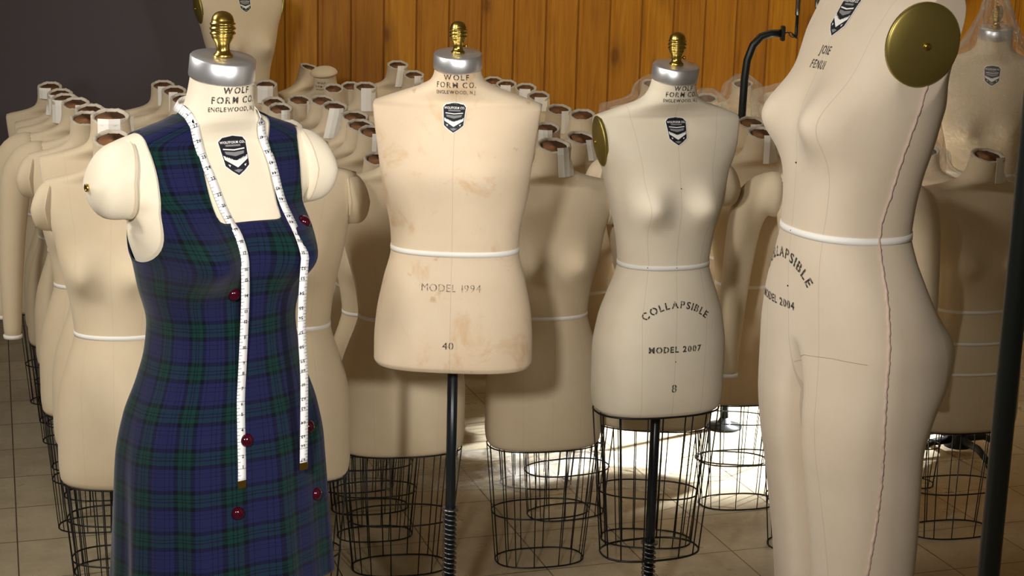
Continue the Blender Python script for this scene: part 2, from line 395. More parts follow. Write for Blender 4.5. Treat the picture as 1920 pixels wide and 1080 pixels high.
def text_tris(text, size, bold=.02, track=.12, arc=None, xs=1.0):
    """flat triangles of a line of lettering centred on (0,0); arc = radius of an upward arch"""
    adv = []; x = 0
    for ch in text:
        if ch == ' ': adv.append((None, x)); x += .38; continue
        t, a, b = char_mesh(ch, bold); adv.append(((t, a, b), x)); x += (b - a) + track
    W = x - track; out = []
    for it, x in adv:
        if it is None: continue
        t, a, b = it
        for tri in t:
            q = []
            for px, py in tri:
                if arc:
                    cxm = (x + (b - a) / 2 - W / 2) * size * xs; an = cxm / arc
                    lx = (px - a - (b - a) / 2) * size * xs; ly = py * size + arc
                    q.append((lx * math.cos(an) + ly * math.sin(an), -lx * math.sin(an) + ly * math.cos(an) - arc))
                else: q.append(((px - a + x - W / 2) * size * xs, py * size - size * .35))
            out.append(q)
    return out
def decal(name, tris, surf, cx, cz, mat, parent, off=.0009, wrap=None, mats=None, side=None, skew=0, rot=0):
    bm = bmesh.new(); cr_, sr_ = math.cos(rot), math.sin(rot)
    for k, tri in enumerate(tris):
        mi = 0; o_ = off
        if mats: tri, mi, o_ = tri
        vs = []
        for u, v in tri:
            u, v = u * cr_ - v * sr_, u * sr_ + v * cr_
            v += skew * u
            if wrap: u = wrap * math.sin(max(-1.5, min(1.5, u / wrap)))
            p, n_ = surf.front(cx + u, cz + v, o_) if not side else surf.side(cx - side * u * -1 if False else cx + u, cz + v, side, o_)
            vs.append(bm.verts.new(p))
        try: f = bm.faces.new(vs); f.material_index = mi
        except ValueError: pass
    bmesh.ops.remove_doubles(bm, verts=bm.verts, dist=.00001)
    return obj(name, bm, mat, parent, False, mats)
def poly_tris(pts, n=3):
    bm = bmesh.new(); vs = [bm.verts.new((x, y, 0)) for x, y in pts]; bm.faces.new(vs)
    bmesh.ops.triangulate(bm, faces=bm.faces)
    for _ in range(n):
        ed = [e for e in bm.edges if e.calc_length() > .010]
        if ed: bmesh.ops.subdivide_edges(bm, edges=ed, cuts=1); bmesh.ops.triangulate(bm, faces=bm.faces)
    t = [[tuple(v.co.xy) for v in f.verts] for f in bm.faces]; bm.free(); return t
def badge(surf, cx, cz, parent, s=1.0, simple_=False):
    w, h = .030 * s, .070 * s
    def P(L): return [(x * w, (.5 - y) * h) for x, y in L]
    outer = P([(-.74, .02), (0, -.03), (.74, .02), (1, .14), (.93, .45), (.86, .76), (.45, .90), (0, 1.02), (-.45, .90), (-.86, .76), (-.93, .45), (-1, .14)])
    inner = [(x * .92, y * .945) for x, y in outer]
    T = [(t, 0, .0008) for t in poly_tris(outer)] + [(t, 1, .0013) for t in poly_tris(inner)]
    add = lambda L, mi, o=.0018: T.extend((t, mi, o) for t in poly_tris(P(L)))
    if not simple_:
        add([(-.5, .245), (.5, .245), (.5, .29), (-.5, .29)], 2)
        add([(-.72, .33), (0, .36), (.72, .33), (.72, .36), (0, .39), (-.72, .36)], 0)
        add([(-.66, .40), (0, .43), (.66, .40), (.60, .47), (0, .53), (-.60, .47)], 2)
    add([(-.80, .50), (0, .63), (.80, .50), (.77, .60), (0, .80), (-.77, .60)], 0)
    if not simple_:
        add([(-.62, .71), (-.44, .735), (-.52, .78)], 0); add([(.62, .71), (.44, .735), (.52, .78)], 0)
        add([(-.3, .86), (0, .84), (.3, .86), (0, .93)], 2)
        for t in text_tris('WOLFFORM CO.', .0066 * s, .03, .1, xs=.92): T.append(([(x, y + .315 * h) for x, y in t], 0, .0022))
        for t in text_tris('WOLF FORM', .0068 * s, .02, .1): T.append(([(x, y - .105 * h + abs(x) * .3) for x, y in t], 1, .0024))
    return decal('maker_badge', T, surf, cx, cz, None, parent, mats=['badge_white', 'badge_black', 'badge_grey'])

FINIAL = [(.0, 0), (.0165, 0), (.0175, .003), (.0165, .006), (.013, .009), (.0115, .014), (.0125, .021), (.0135, .0255), (.0165, .030), (.0195, .035), (.0205, .0395), (.0225, .041), (.0225, .043), (.0205, .0445), (.0205, .0475), (.0228, .049), (.0228, .0515),
    (.0206, .053), (.0206, .056), (.0222, .0575), (.0222, .0595), (.0200, .061), (.0195, .065), (.0175, .0715), (.0135, .0765), (.0075, .0795), (.002, .0805), (0, .0805)]
def neck_cap(root, S, h=.037, fin=1.0, screw=True):
    z = S['top']; cy = S['keys'][-1][4] + (S['lean'](z) if S.get('lean') else 0); r = S['keys'][-1][1] + .0035
    Mx = Matrix.Rotation(S['tilt'][1][1], 4, 'X')
    bm = bmesh.new()
    lathe(bm, [(r * .2, 0), (r, 0), (r + .0006, .002), (r, h - .002), (r - .002, h), (r * .96, h + .0006), (r * .5, h + .0012), (0, h + .0015)], 64, M_=Mx)
    c = obj('neck_cap', bm, 'steel', root); c.location = (0, cy, z - .002)
    bm = bmesh.new(); lathe(bm, [(a * fin, b * fin) for a, b in FINIAL], 40)
    f_ = obj('finial', bm, 'brass', root); tp = Mx @ Vector((0, 0, h)); f_.location = (tp.x, cy + tp.y, z + tp.z - .003)
    if screw:
        bm = bmesh.new(); Ms = Matrix.Rotation(R(90), 4, 'Y')
        lathe(bm, [(0, .010), (.0018, .010), (.0018, .018), (.0045, .0185), (.0045, .023), (.0, .024)], 16, M_=Ms)
        sc = obj('thumb_screw', bm, 'brass', f_); sc.location = (0, 0, .019 * fin)
    return c
def arm_plate(root, S, sg, rad=(.044, .066), at=(.012, .722), mat='brass_dull'):
    z0, x0, z1, x1 = S['clamp']; cy, cz = at; xc = x0 + (x1 - x0) * (cz - z0) / (z1 - z0)
    nrm = Vector((sg, 0, -(x1 - x0) / (z1 - z0))).normalized(); upv = Vector((0, 0, 1)) - nrm * nrm.z; upv.normalize(); sv = nrm.cross(upv)
    if S.get('lean'): cy += S['lean'](cz)
    bm = bmesh.new(); rings = []; cen = Vector((sg * xc, cy, cz))
    for q, d in ((1.0, -.004), (1.0, .003), (.97, .0045), (.93, .0055), (.8, .0085), (.6, .0115), (.35, .0135), (.12, .0145)):
        rings.append([cen + nrm * d + (sv * math.cos(t) * rad[0] + upv * math.sin(t) * rad[1] * (1 if math.sin(t) > 0 else 1.0)) * q for t in [k * math.pi / 24 for k in range(48)]])
    loft(bm, rings); bmesh.ops.recalc_face_normals(bm, faces=bm.faces)
    p = obj('arm_plate', bm, mat, root)
    bm = bmesh.new(); Mq = nrm.to_track_quat('Z', 'Y').to_matrix().to_4x4()
    lathe(bm, [(0, -.002), (.006, -.002), (.006, .002), (.004, .0035), (.002, .0037), (0, .0037)], 20, M_=Mq)
    s_ = obj('screw', bm, 'brass', p); s_.location = cen + nrm * .0148
    return p
def shoulder_cap(root, S, sg, mat, L=.085, drop=.018, ry=.062, rz=.078, screw=False):
    cz = S['clamp'][2] - .068; cy = .012; xb = S['clamp'][1] + .010
    bm = bmesh.new(); rings = []; N = 14
    for i in range(N + 1):
        t = math.sin(i / N * math.pi / 2); q = (1 - t ** 4.5) ** .44 if i < N else .02
        c = Vector((sg * (xb + L * t), cy, cz - drop * t * t + (1 - t) * 0)); tl = R(8) + R(22) * t
        rr = []
        for k in range(36):
            th = k * math.pi / 18; v = Vector((0, ry * q * math.cos(th), rz * q * (math.sin(th) if math.sin(th) < 0 else math.sin(th) * 1.0)))
            v = Vector((sg * v.z * math.sin(tl) * -1 * (-1), v.y, v.z * math.cos(tl)))
            v.x = -sg * v.z * math.tan(tl) * -.55 * (1 if v.z < 0 else -.35) * -1 if False else sg * (-.18 * v.z if v.z > 0 else .10 * v.z)
            rr.append(c + v)
        rings.append(rr)
    loft(bm, rings); bmesh.ops.recalc_face_normals(bm, faces=bm.faces)
    o = obj('shoulder_cap', bm, mat, root)
    bm = bmesh.new(); tube(bm, [Vector(p) + Vector((-sg * .001, 0, 0)) for p in rings[1]], .0015, 6, closed=True)
    obj('cap_seam', bm, 'canvas_plain', o)
    if screw:
        bm = bmesh.new(); lathe(bm, [(0, -.003), (.007, -.003), (.007, .002), (.005, .003), (.0045, 0), (0, 0)], 20, M_=Matrix.Rotation(R(90) * sg, 4, 'Y'))
        s_ = obj('screw', bm, 'brass', o); s_.location = (sg * (xb + L + .0015), cy, cz - drop)
    return o
def long_arm(root, S, sg, mat):
    zt = S['clamp'][2]; bm = bmesh.new(); rings = []
    path = [(.150, zt - .062, .058, .070), (.185, zt - .060, .058, .070), (.215, zt - .066, .058, .068), (.240, zt - .085, .056, .060), (.256, zt - .115, .054, .056), (.266, zt - .16, .052, .050), (.275, zt - .25, .049, .046), (.283, zt - .35, .044, .042), (.288, zt - .45, .040, .038), (.290, zt - .55, .034, .033), (.290, zt - .60, .031, .030), (.290, zt - .625, .030, .029)]
    P = [Vector((sg * p[0], .012 - .02 * max(0, (zt - p[1] - .3)) * 2, p[1])) for p in path]
    for i, p in enumerate(P):
        t = (P[min(i + 1, len(P) - 1)] - P[max(i - 1, 0)]).normalized(); a = Vector((0, 1, 0)); b = t.cross(a).normalized()
        rings.append([p + a * math.cos(q) * path[i][2] + b * math.sin(q) * path[i][3] for q in [k * math.pi / 16 for k in range(32)]])
    loft(bm, rings); bmesh.ops.recalc_face_normals(bm, faces=bm.faces)
    sub = obj('arm', bm, mat, root)
    md = sub.modifiers.new('s', 'SUBSURF'); md.levels = 1; md.render_levels = 1
    bm = bmesh.new(); p = P[-1]
    loft(bm, [[p + Vector((math.cos(q) * (.0315 + e), math.sin(q) * (.0305 + e), dz)) for q in [k * math.pi / 16 for k in range(32)]] for dz, e in ((-.003, -.02), (-.003, .0005), (.008, .001), (.008, -.01))], True, False)
    obj('cuff_tape', bm, 'tape', sub)
    return sub
def cage(root, S, h=.39, bars=16, taper=.80, rings_=(.0, .42), wr=.0021, top_off=.01, bulge=0):
    """wire cage below the hem: uprights plus oval rings; z measured down from the hem"""
    bm = bmesh.new()
    def pt(th, z):   # z 0 = hem, -h = bottom
        k = 1 - (1 - taper) * (-z / h); p = shape_point(S, .03, th)
        return Vector((p.x * k * .97, p.y * k * .9, z))
    for i in range(bars):
        th = 2 * math.pi * (i + .5) / bars + .05 * math.sin(i * 2.3)
        tube(bm, [pt(th, .0), pt(th, -h * .5), pt(th, -h)], wr * .8, 5)
    c = obj('wire_cage', bm, 'wire', root)
    for f_ in rings_:
        bm = bmesh.new(); tube(bm, [pt(2 * math.pi * k / 48, -h * (1 - f_) + .002) for k in range(48)], wr * 1.15, 6, closed=True)
        obj('wire_ring', bm, 'wire', c)
    bm = bmesh.new(); tube(bm, [pt(2 * math.pi * k / 48, -.002) + Vector((0, 0, 0)) for k in range(48)], wr, 6, closed=True)
    obj('wire_ring', bm, 'wire', c)
    return c
def stand(root, y0, z_hem, zfloor, spring_top, r=.0135):
    """pole with a spring on its lower part and a cast iron base, drawn in the form's own frame"""
    bm = bmesh.new(); lathe(bm, [(0, zfloor + .05), (r, zfloor + .05), (r, z_hem + .15), (0, z_hem + .15)], 24); p = obj('pole', bm, 'pole', root); p.location.y = y0
    bm = bmesh.new(); pts = []; turns = int((spring_top - zfloor - .10) / .0135)
    for i in range(turns * 14 + 1):
        t = i / 14; pts.append((math.cos(t * 2 * math.pi) * (r + .0045), math.sin(t * 2 * math.pi) * (r + .0045), spring_top - t * .0135))
    tube(bm, pts, .0022, 6); s_ = obj('spring', bm, 'spring', root); s_.location.y = y0
    bm = bmesh.new(); lathe(bm, [(r, spring_top), (r + .010, spring_top + .001), (r + .010, spring_top + .005), (r, spring_top + .006)], 28)
    c = obj('collar', bm, 'spring', root); c.location.y = y0
    bm = bmesh.new(); lathe(bm, [(0, zfloor + .03), (.05, zfloor + .03), (.035, zfloor + .07), (.022, zfloor + .12), (0, zfloor + .12)], 28)
    for k in range(4):
        a = k * math.pi / 2 + .6; d = Vector((math.cos(a), math.sin(a), 0))
        tube(bm, [d * .03 + Vector((0, 0, zfloor + .06)), d * .12 + Vector((0, 0, zfloor + .055)), d * .19 + Vector((0, 0, zfloor + .02))], [.016, .013, .011], 10)
    b = obj('base', bm, 'base_iron', root); b.location.y = y0
    for k in range(4):
        a = k * math.pi / 2 + .6; bm = bmesh.new(); lathe(bm, [(0, -.006), (.013, -.006), (.013, .006), (0, .006)], 20, M_=Matrix.Rotation(R(90), 4, 'X'))
        c = obj('caster', bm, 'black', b); c.location = (math.cos(a) * .19, math.sin(a) * .19, zfloor + .0135)

# ------------------------------------------------------------ room
def slab(name, x0, x1, y0, y1, z0, z1, mat):
    bm = bmesh.new(); box(bm, ((x0+x1)/2, (y0+y1)/2, (z0+z1)/2), (x1-x0, y1-y0, z1-z0)); o = obj(name, bm, mat, smooth=False); o['kind'] = 'structure'; return o
slab('floor', -5, 5, -2.5, 9.6, -.1, 0, 'floor')
slab('ceiling', -5, 5, -2.5, 9.6, 3.2, 3.3, 'ceil')
slab('wall_left', -5.1, -1.335, 8.2, 8.3, 0, 3.2, 'greywall')
# pine boarding along the back: tongued boards with V grooves, slightly angled
bm = bmesh.new(); bw = .165
prof = []
for i in range(40):
    x = i * bw
    prof += [(x, .006), (x + .0015, .006), (x + .006, .0), (x + .020, .0), (x + .022, .003), (x + .026, .003), (x + .028, 0), (x + bw - .004, 0)]
prof.append((40 * bw, .006))
lo = [bm.verts.new((x, y, 0)) for x, y in prof]; hi = [bm.verts.new((x, y, 3.2)) for x, y in prof]
for i in range(len(prof) - 1):
    f_ = bm.faces.new((lo[i], lo[i+1], hi[i+1], hi[i])); f_.material_index = 1 if max(prof[i][1], prof[i+1][1]) > .005 else 0
b1 = bm.verts.new((0, .08, 0)); b2 = bm.verts.new((40*bw, .08, 0)); b3 = bm.verts.new((40*bw, .08, 3.2)); b4 = bm.verts.new((0, .08, 3.2))
bm.faces.new((b1, b4, b3, b2))
wb = obj('wall_back', bm, None, None, False, mats=['pine', 'groove']); wb['kind'] = 'structure'
wb.location = (-1.34, 8.1, 0); wb.rotation_euler = (0, 0, R(6))

# ------------------------------------------------------------ stored dress forms on wire cages
GRP = 'bare dress forms stored on wire cages'
def neck_rim(root, S):
    z = S['top']; cy = S['keys'][-1][4]; Mx = Matrix.Rotation(S['tilt'][1][1], 4, 'X')
    bm = bmesh.new(); pr = [(.044, -.006), (.0498, -.0065), (.0503, -.002), (.0495, .0022), (.0465, .0034), (.0425, .0028), (.0395, .0005), (.038, -.003)]
    rings = []
    for r, zz in pr: rings.append([Mx @ Vector((r * math.cos(t) * (1 + .010 * math.sin(5 * t) + .008 * math.sin(11 * t)), r * math.sin(t), zz + .0011 * math.sin(7 * t) + .0008 * math.sin(17 * t) )) for t in [k * 2 * math.pi / 48 for k in range(48)]])
    loft(bm, rings, False, False); r_ = obj('neck_rim', bm, 'rim', root); r_.location = (0, cy, z)
    bm = bmesh.new(); lathe(bm, [(.047, -.003), (.040, -.005), (.030, -.005), (.029, -.010), (.015, -.010), (.014, -.020), (0, -.020)], 32, M_=Mx); h = obj('neck_plug', bm, 'hole', r_); return r_
def tall_neck(S, add, widen=1.0):
    """same body with a longer plain neck"""
    T = dict(S); k = S['keys'][-1]; T['keys'] = S['keys'] + [(k[0] + add * .5, k[1] * .96 * widen, k[2] * .96, k[3] * .96, k[4] - .006, 2.0), (k[0] + add, k[1] * .97 * widen, k[2] * .97, k[3] * .97, k[4] - .012, 2.0)]
    T['top'] = k[0] + add; T['tilt'] = [(S['tilt'][0][0], 0), (T['top'], R(19))]; return T
FS = tall_neck(FEM, .012); FS['keys'] = [(z, a * .97, f * .97, b * .97, cy, n_) if z < .8 else (z, a, f, b, cy, n_) for z, a, f, b, cy, n_ in FS['keys']]
FS['keys'] = [k for k in FS['keys'] if k[0] < .78] + [(.787, .190, .048, .060, .016, 2.2), (.796, .150, .048, .056, .012, 2.1), (.805, .114, .050, .054, .006, 2.0), (.814, .086, .052, .054, .001, 2.0), (.826, .066, .052, .053, -.003, 2.0), (.842, .056, .051, .051, -.008, 2.0), (.865, .0515, .0505, .050, -.014, 2.0), (.897, .0495, .0495, .049, -.024, 2.0)]
FS['clamp'] = (.64, .166, .79, .190)
CH = .375        # cage height of the stored forms
PRO = {}
def proto(kind):
    S = FS
    t = empty('dress_form', (0, 0, 0)); body = obj('torso', body_bm(S, 80, .016, False), 'canvas', t); body.location.z = CH
    pv = body
    grp = [body]
    tp = obj('waist_tape', ring_band(S, .40, .011, .0012, 80), 'tape', t); tp.location.z = CH
    nr = neck_rim(t, S); nr.location.z += CH
    if kind in ('caps', 'cap_left', 'cap_right', 'tapes'):
        for sg in (-1, 1):
            if kind == 'cap_left' and sg > 0 or kind == 'cap_right' and sg < 0: continue
            c = shoulder_cap(t, S, sg, 'canvas_plain', L=.052, drop=.010, ry=.050, rz=.066); c.location.z = CH
    if kind == 'arms':
        for sg in (-1, 1): c = long_arm(t, S, sg, 'canvas_plain'); c.location.z = CH
    if kind == 'tapes':
        for z in (.30, .20): o = obj('hip_tape', ring_band(S, z, .009, .0012, 80), 'tape', t); o.location.z = CH
    cg = cage(t, S, CH); cg.location.z = CH
    return t, Surf(body)
def paper_tag(root, surf, x, w=.052, h=.075, rz=0, tilt=0, z=None, S=FS):
    """card hanging down from the rim over the neck"""
    top = (S['top'] if z is None else z); bm = bmesh.new(); N = 6; rows = []
    for j in range(N + 1):
        zz = -h * j / N; row = []
        for i in range(4):
            xx = (i / 3 - .5) * w + zz * tilt
            p, n_ = surf.front(x + xx, top - .018 + zz, .003); row.append([x + xx, p.y, top - .006 + zz])
        rows.append(row)
    ymin = 9
    for row in rows:   # hangs free instead of following hollows
        for q in row: q[1] = min(q[1], ymin) if False else q[1]
    for i in range(4):
        m = rows[0][i][1]
        for j in range(1, N + 1): m = min(m, rows[j][i][1]); rows[j][i][1] = m
    rows[0] = [[q[0], q[1] + .004, q[2] + .006] for q in rows[0]]
    V = [[bm.verts.new(q) for q in r_] for r_ in rows]
    for a_, b_ in zip(V, V[1:]): bridge(bm, a_, b_, False)
    bmesh.ops.recalc_face_normals(bm, faces=bm.faces)
    o = obj('paper_tag', bm, 'paper', root, False); o.location.z = CH
    md = o.modifiers.new('thick', 'SOLIDIFY'); md.thickness = .0008; md.offset = 0
    return o
for k in ('plain', 'caps', 'cap_left', 'cap_right', 'arms', 'tapes'): PRO[k] = proto(k)
TAGM = {}
USED = set()
def stored(kind, x, y, ztop, yaw, label, tagx=None, tagw=.052, tagh=.075, tilt=0, girth=1, group=GRP):
    p, surf = PRO[kind]
    if kind in USED: t = copy_tree(p, skip=('paper_tag',))
    else: t = p; USED.add(kind)
    s = ztop / (CH + FS['top'] + .005)
    t.location = (x, y, 0); t.rotation_euler = (0, 0, R(yaw)); t.scale = (s * girth, s * girth, s)
    tag(t, label, 'dress form', group)
    if tagx is not None:
        key = (kind, tagx, tagw, tagh, tilt)
        if key in TAGM: o = link(TAGM[key].copy(), t)
        else: o = paper_tag(t, surf, tagx, tagw, tagh, tilt=tilt); TAGM[key] = o
    return t
FORMS = [  # kind, x, y, top height, turn, label, card offset, card width, card drop, card slant, girth
    ('caps', -1.05, 4.15, 1.336, 4, 'nearest left cream dress form with shoulder caps, half hidden by the tartan dress', None, 0.05, 0.07, 0, 0.92),
    ('plain', -1.13, 4.45, 1.356, 8, 'cream dress form with wide white card on its neck, behind the nearest left one', 0.015, 0.085, 0.04, 0, 1),
    ('caps', -1.292, 4.8, 1.306, 10, 'cream dress form with small dark ringed neck, squeezed behind the wide white card', None, 0.05, 0.07, 0, 0.92),
    ('arms', -1.354, 5.08, 1.296, 8, 'untagged long-armed cream dress form, fourth from the front in the left row', None, 0.05, 0.07, 0, 0.92),
    ('arms', -1.476, 5.36, 1.284, 8, 'long-armed cream dress form with short card, in the left row', 0.03, 0.05, 0.03, 0, 0.92),
    ('plain', -1.591, 5.64, 1.266, 8, 'cream dress form with grey card, third from the far left row end', -0.022, 0.045, 0.075, 0, 0.92),
    ('plain', -1.675, 5.88, 1.257, 8, 'cream dress form with narrow card, second from the far end of the left row', -0.035, 0.04, 0.07, 0, 0.92),
    ('plain', -1.782, 6.12, 1.256, 6, 'farthest cream dress form of the left row, small white card against the grey wall', -0.012, 0.05, 0.035, 0, 0.92),
    ('plain', -1.391, 6.3, 1.255, 8, 'farthest of three cream dress form necks just left of the tartan dress', 0.0, 0.035, 0.07, 0, 0.92),
    ('plain', -1.29, 6.03, 1.263, 8, 'cream dress form with narrow card, middle of three just left of the tartan dress', 0.0, 0.035, 0.07, 0, 0.92),
    ('plain', -1.2, 5.76, 1.264, 8, 'cream dress form, nearest of three necks just left of the tartan dress', 0.02, 0.05, 0.07, 0, 0.92),
    ('caps', -0.611, 4.22, 1.366, 2, 'shoulder-capped cream dress form directly behind the right side of the tartan dress', None, 0.05, 0.07, 0, 0.92),
    ('plain', -0.999, 6.38, 1.259, 5, 'cream dress form with large square card right of the nearest silver cap', 0.0, 0.066, 0.062, 0, 0.92),
    ('plain', -0.854, 5.62, 1.275, 5, 'cream dress form with dark neck ring, below the square card right of the silver cap', None, 0.05, 0.07, 0, 0.82),
    ('plain', -0.793, 5.36, 1.284, 10, 'cream dress form with tiny card, just above the right tartan strap', 0.02, 0.035, 0.04, 0, 0.82),
    ('plain', -0.829, 6.08, 1.236, 18, 'cream dress form with narrow card, far end of the middle row', 0.035, 0.022, 0.06, 0, 0.92),
    ('plain', -0.716, 5.87, 1.259, 16, 'cream dress form with white-chipped neck rim, second from far end of middle row', 0.03, 0.03, 0.02, 0, 0.92),
    ('plain', -0.647, 5.66, 1.261, 18, 'cream dress form with long slanting card, third from far end of middle row', -0.002, 0.055, 0.1, 0.25, 0.92),
    ('plain', -0.553, 5.44, 1.255, 16, 'cream dress form with wide brown neck hole and no card, in the middle row', None, 0.05, 0.07, 0, 0.96),
    ('plain', -0.513, 5.22, 1.253, 16, 'cream dress form with narrow slanting card, second left of the stained form', 0.03, 0.035, 0.07, 0.2, 0.93),
    ('plain', -0.453, 5.02, 1.259, 14, "cream dress form with long card, its neck touching the stained form's left shoulder", 0.012, 0.045, 0.1, 0.05, 0.95),
    ('plain', -0.415, 4.78, 1.209, 12, "low cream dress form with bare neck just behind the stained form's left edge", None, 0.05, 0.07, 0, 0.92),
    ('cap_left', -0.317, 4.53, 1.295, 12, 'cream dress form with left shoulder cap, directly behind the stained form', None, 0.05, 0.07, 0, 1.05),
    ('plain', -0.961, 7.3, 1.249, 58, 'cream dress form turned sideways with raised bare neck, farthest left by the pine boards', None, 0.05, 0.07, 0, 0.92),
    ('plain', -0.754, 6.58, 1.231, 8, 'shaded cream dress form with bare neck right of the dome-topped one', None, 0.05, 0.07, 0, 0.85),
    ('plain', -0.709, 6.82, 1.218, 8, 'cream dress form with narrow greenish card, left of the tall wide card', 0.03, 0.03, 0.05, 0, 0.85),
    ('plain', -0.601, 6.35, 1.264, 6, "cream dress form with tall wide card left of the stained form's shoulder", 0.012, 0.062, 0.085, 0, 0.92),
    ('plain', -0.554, 7.4, 1.263, 10, 'cream dress form with the highest neck and slanting card against the pine boards', 0.018, 0.045, 0.09, 0.15, 0.98),
    ('plain', -0.455, 7.02, 1.254, 8, "cream dress form with square card, by the boards above the stained form's shoulder", 0.022, 0.045, 0.07, 0, 0.92),
    ('plain', -0.394, 6.7, 1.235, 8, "cream dress form, only its dark rim showing over the stained form's left shoulder", None, 0.05, 0.07, 0, 0.92),
    ('plain', -0.108, 7.2, 1.22, -4, "cream dress form with the smallest neck right of the stained form's neck", None, 0.05, 0.07, 0, 0.92),
    ('plain', -0.046, 6.95, 1.231, -4, "cream dress form, second neck right of the stained form's neck", 0.0, 0.05, 0.05, 0, 0.92),
    ('plain', 0.036, 6.68, 1.244, -4, "cream dress form, third neck right of the stained form's neck", 0.0, 0.05, 0.05, 0, 0.92),
    ('plain', 0.086, 6.38, 1.243, -2, 'cream dress form with bright white square card, fourth neck right of the stained form', 0.012, 0.055, 0.05, 0, 0.92),
    ('plain', 0.156, 6.0, 1.234, 6, "cream dress form with long grey card at its right, right of the stained form's shoulder", 0.025, 0.042, 0.08, 0, 0.98),
    ('plain', 0.237, 5.72, 1.249, -6, "cream dress form with untagged neck hole left of the form stamped 8", None, 0.05, 0.07, 0, 0.96),
    ('plain', 0.101, 5.3, 1.249, 0, "cream dress form with small bright square card at the stained form's right edge", -0.005, 0.05, 0.04, 0, 0.92),
    ('plain', 0.197, 5.02, 1.257, 22, 'cream dress form with rough rim and slanting card beside the gold side plate', 0.02, 0.052, 0.06, -0.2, 0.98),
    ('caps', 0.105, 4.62, 1.285, 14, 'large shaded dress form with dangling white card between the two middle forms', 0.024, 0.055, 0.078, -0.08, 1),
    ('caps', 0.446, 4.8, 1.337, -4, 'dress form with small shoulder cap, mostly hidden behind the form stamped 8', None, 0.05, 0.07, 0, 1),
    ('plain', 0.824, 5.62, 1.249, -4, 'cream dress form with bright rim, under the bent black tube', 0.02, 0.05, 0.03, 0, 0.98),
    ('plain', 0.788, 5.16, 1.269, 12, 'cream dress form with large grey card above its lit chest', 0.018, 0.058, 0.085, 0, 1),
    ('arms', 0.971, 4.78, 1.296, -6, 'long-armed dress form with white cuff, mostly hidden behind the right foreground form', None, 0.05, 0.07, 0, 1),
    ('tapes', 1.455, 4.95, 1.245, 14, 'wide shaded dress form with three white tapes beside the black post', 0.028, 0.055, 0.075, 0, 1.08),
]
for f_ in FORMS: stored(*f_)
if 'cap_right' not in USED:
    def rm(o):
        for c in list(o.children): rm(c)
        bpy.data.objects.remove(o)
    rm(PRO['cap_right'][0])

# dome-topped neck by the boards
t = empty('dress_form', (-0.840, 7.06, 0), R(-14), 'cream dress form with a domed cloth top and printed neck, by the pine boards', 'dress form'); t.scale = (.965,) * 3
b_ = obj('torso', body_bm(FS, 80, .016), 'canvas', t); b_.location.z = CH + .01; s_ = Surf(b_)
bm = bmesh.new(); lathe(bm, [(0, 0), (.055, 0), (.062, .004), (.062, .010), (.055, .020), (.040, .029), (.02, .034), (0, .035)], 40, M_=Matrix.Rotation(R(12), 4, 'X'))
o = obj('domed_lid', bm, 'canvas_plain', t); o.location = (0, -.03, CH + FS['top'] + .012)
for tx, sz, zz in (('WOLF', .013, .862), ('FORM CO.', .013, .846), ('ENGLEWOOD', .009, .832)):
    o = decal('stamped_lettering', text_tris(tx, sz), s_, .0, zz, 'ink', t, wrap=.056); o.location.z = CH + .01
c = cage(t, FS, CH + .01); c.location.z = CH + .01

# tall form standing at the back left corner
S = FEM
t = empty('tall_dress_form', (-1.205, 7.0, .795), R(32), 'tall cream dress form with brass side plates, standing high in the corner', 'dress form')
t.scale = (1.0,) * 3
b_ = obj('torso', body_bm(S, 96, .012), 'canvas', t); s_ = Surf(b_)
obj('waist_tape', ring_band(S, .40, .012, .0012), 'tape', t)
arm_plate(t, S, -1); arm_plate(t, S, 1); neck_cap(t, S); badge(s_, .0, .742, t, .95)
stand(t, 0, 0, -.795, -.3)
# ------------------------------------------------------------ stained form, middle
S = MAL
t = empty('dress_form', (-.148, 4.0, .79), R(-2), 'stained broad-shouldered dress form stamped 40, on a pole left of centre', 'dress form')
male = t
b_ = obj('torso', body_bm(S, 128, .008), 'canvas_old', t); s_ = Surf(b_)
obj('waist_tape', ring_band(S, .305, .013, .0013, 128), 'tape', t)
neck_cap(t, S); badge(s_, -.003, .642, t)
for tx, sz, zz, tr in (('WOLF', .019, .741, .22), ('FORM CO.', .019, .722, .22), ('ENGLEWOOD, N.J.', .0125, .704, .16)):
    decal('stamped_lettering', text_tris(tx, sz, .02, tr, xs=.9 if sz < .015 else 1), s_, .0, zz, 'ink', t, wrap=.062)
decal('stamped_lettering', text_tris('MODEL 1994', .027, -.005, .16, xs=.95), s_, .0, .222, 'ink_faint', t)
decal('stamped_lettering', text_tris('40', .027, .0, .12), s_, -.005, .075, 'ink', t)
stand(t, 0, 0, -.79, -.405)

# ------------------------------------------------------------ form stamped 8, right of centre
S = FEM
t = empty('dress_form', (.398, 4.15, .64), R(18), 'cream dress form stamped 8 with brass side plate and wire cage', 'dress form')
fem = t
b_ = obj('torso', body_bm(S, 128, .008), 'canvas_front', t); s_ = Surf(b_)
obj('waist_tape', ring_band(S, .40, .012, .0013, 128), 'tape', t)
neck_cap(t, S, fin=1.06); badge(s_, .0, .752, t)
arm_plate(t, S, -1)
for tx, sz, zz, tr in (('WOLF', .0165, .864, .2), ('FORM CO.', .0175, .848, .2), ('ENGLEWOOD, N.J.', .0115, .832, .16)):
    decal('stamped_lettering', text_tris(tx, sz, .03, tr, xs=.95), s_, .006, zz, 'ink', t, wrap=.060)
decal('stamped_lettering', text_tris('COLLAPSIBLE', .026, .025, .16, arc=.125), s_, .0, .298, 'ink', t)
decal('stamped_lettering', text_tris('MODEL 2007', .022, .035, .16, xs=.98), s_, .0, .188, 'ink', t)
decal('stamped_lettering', text_tris('8', .030, .01, .1), s_, .0, .082, 'ink', t)
bm = bmesh.new()
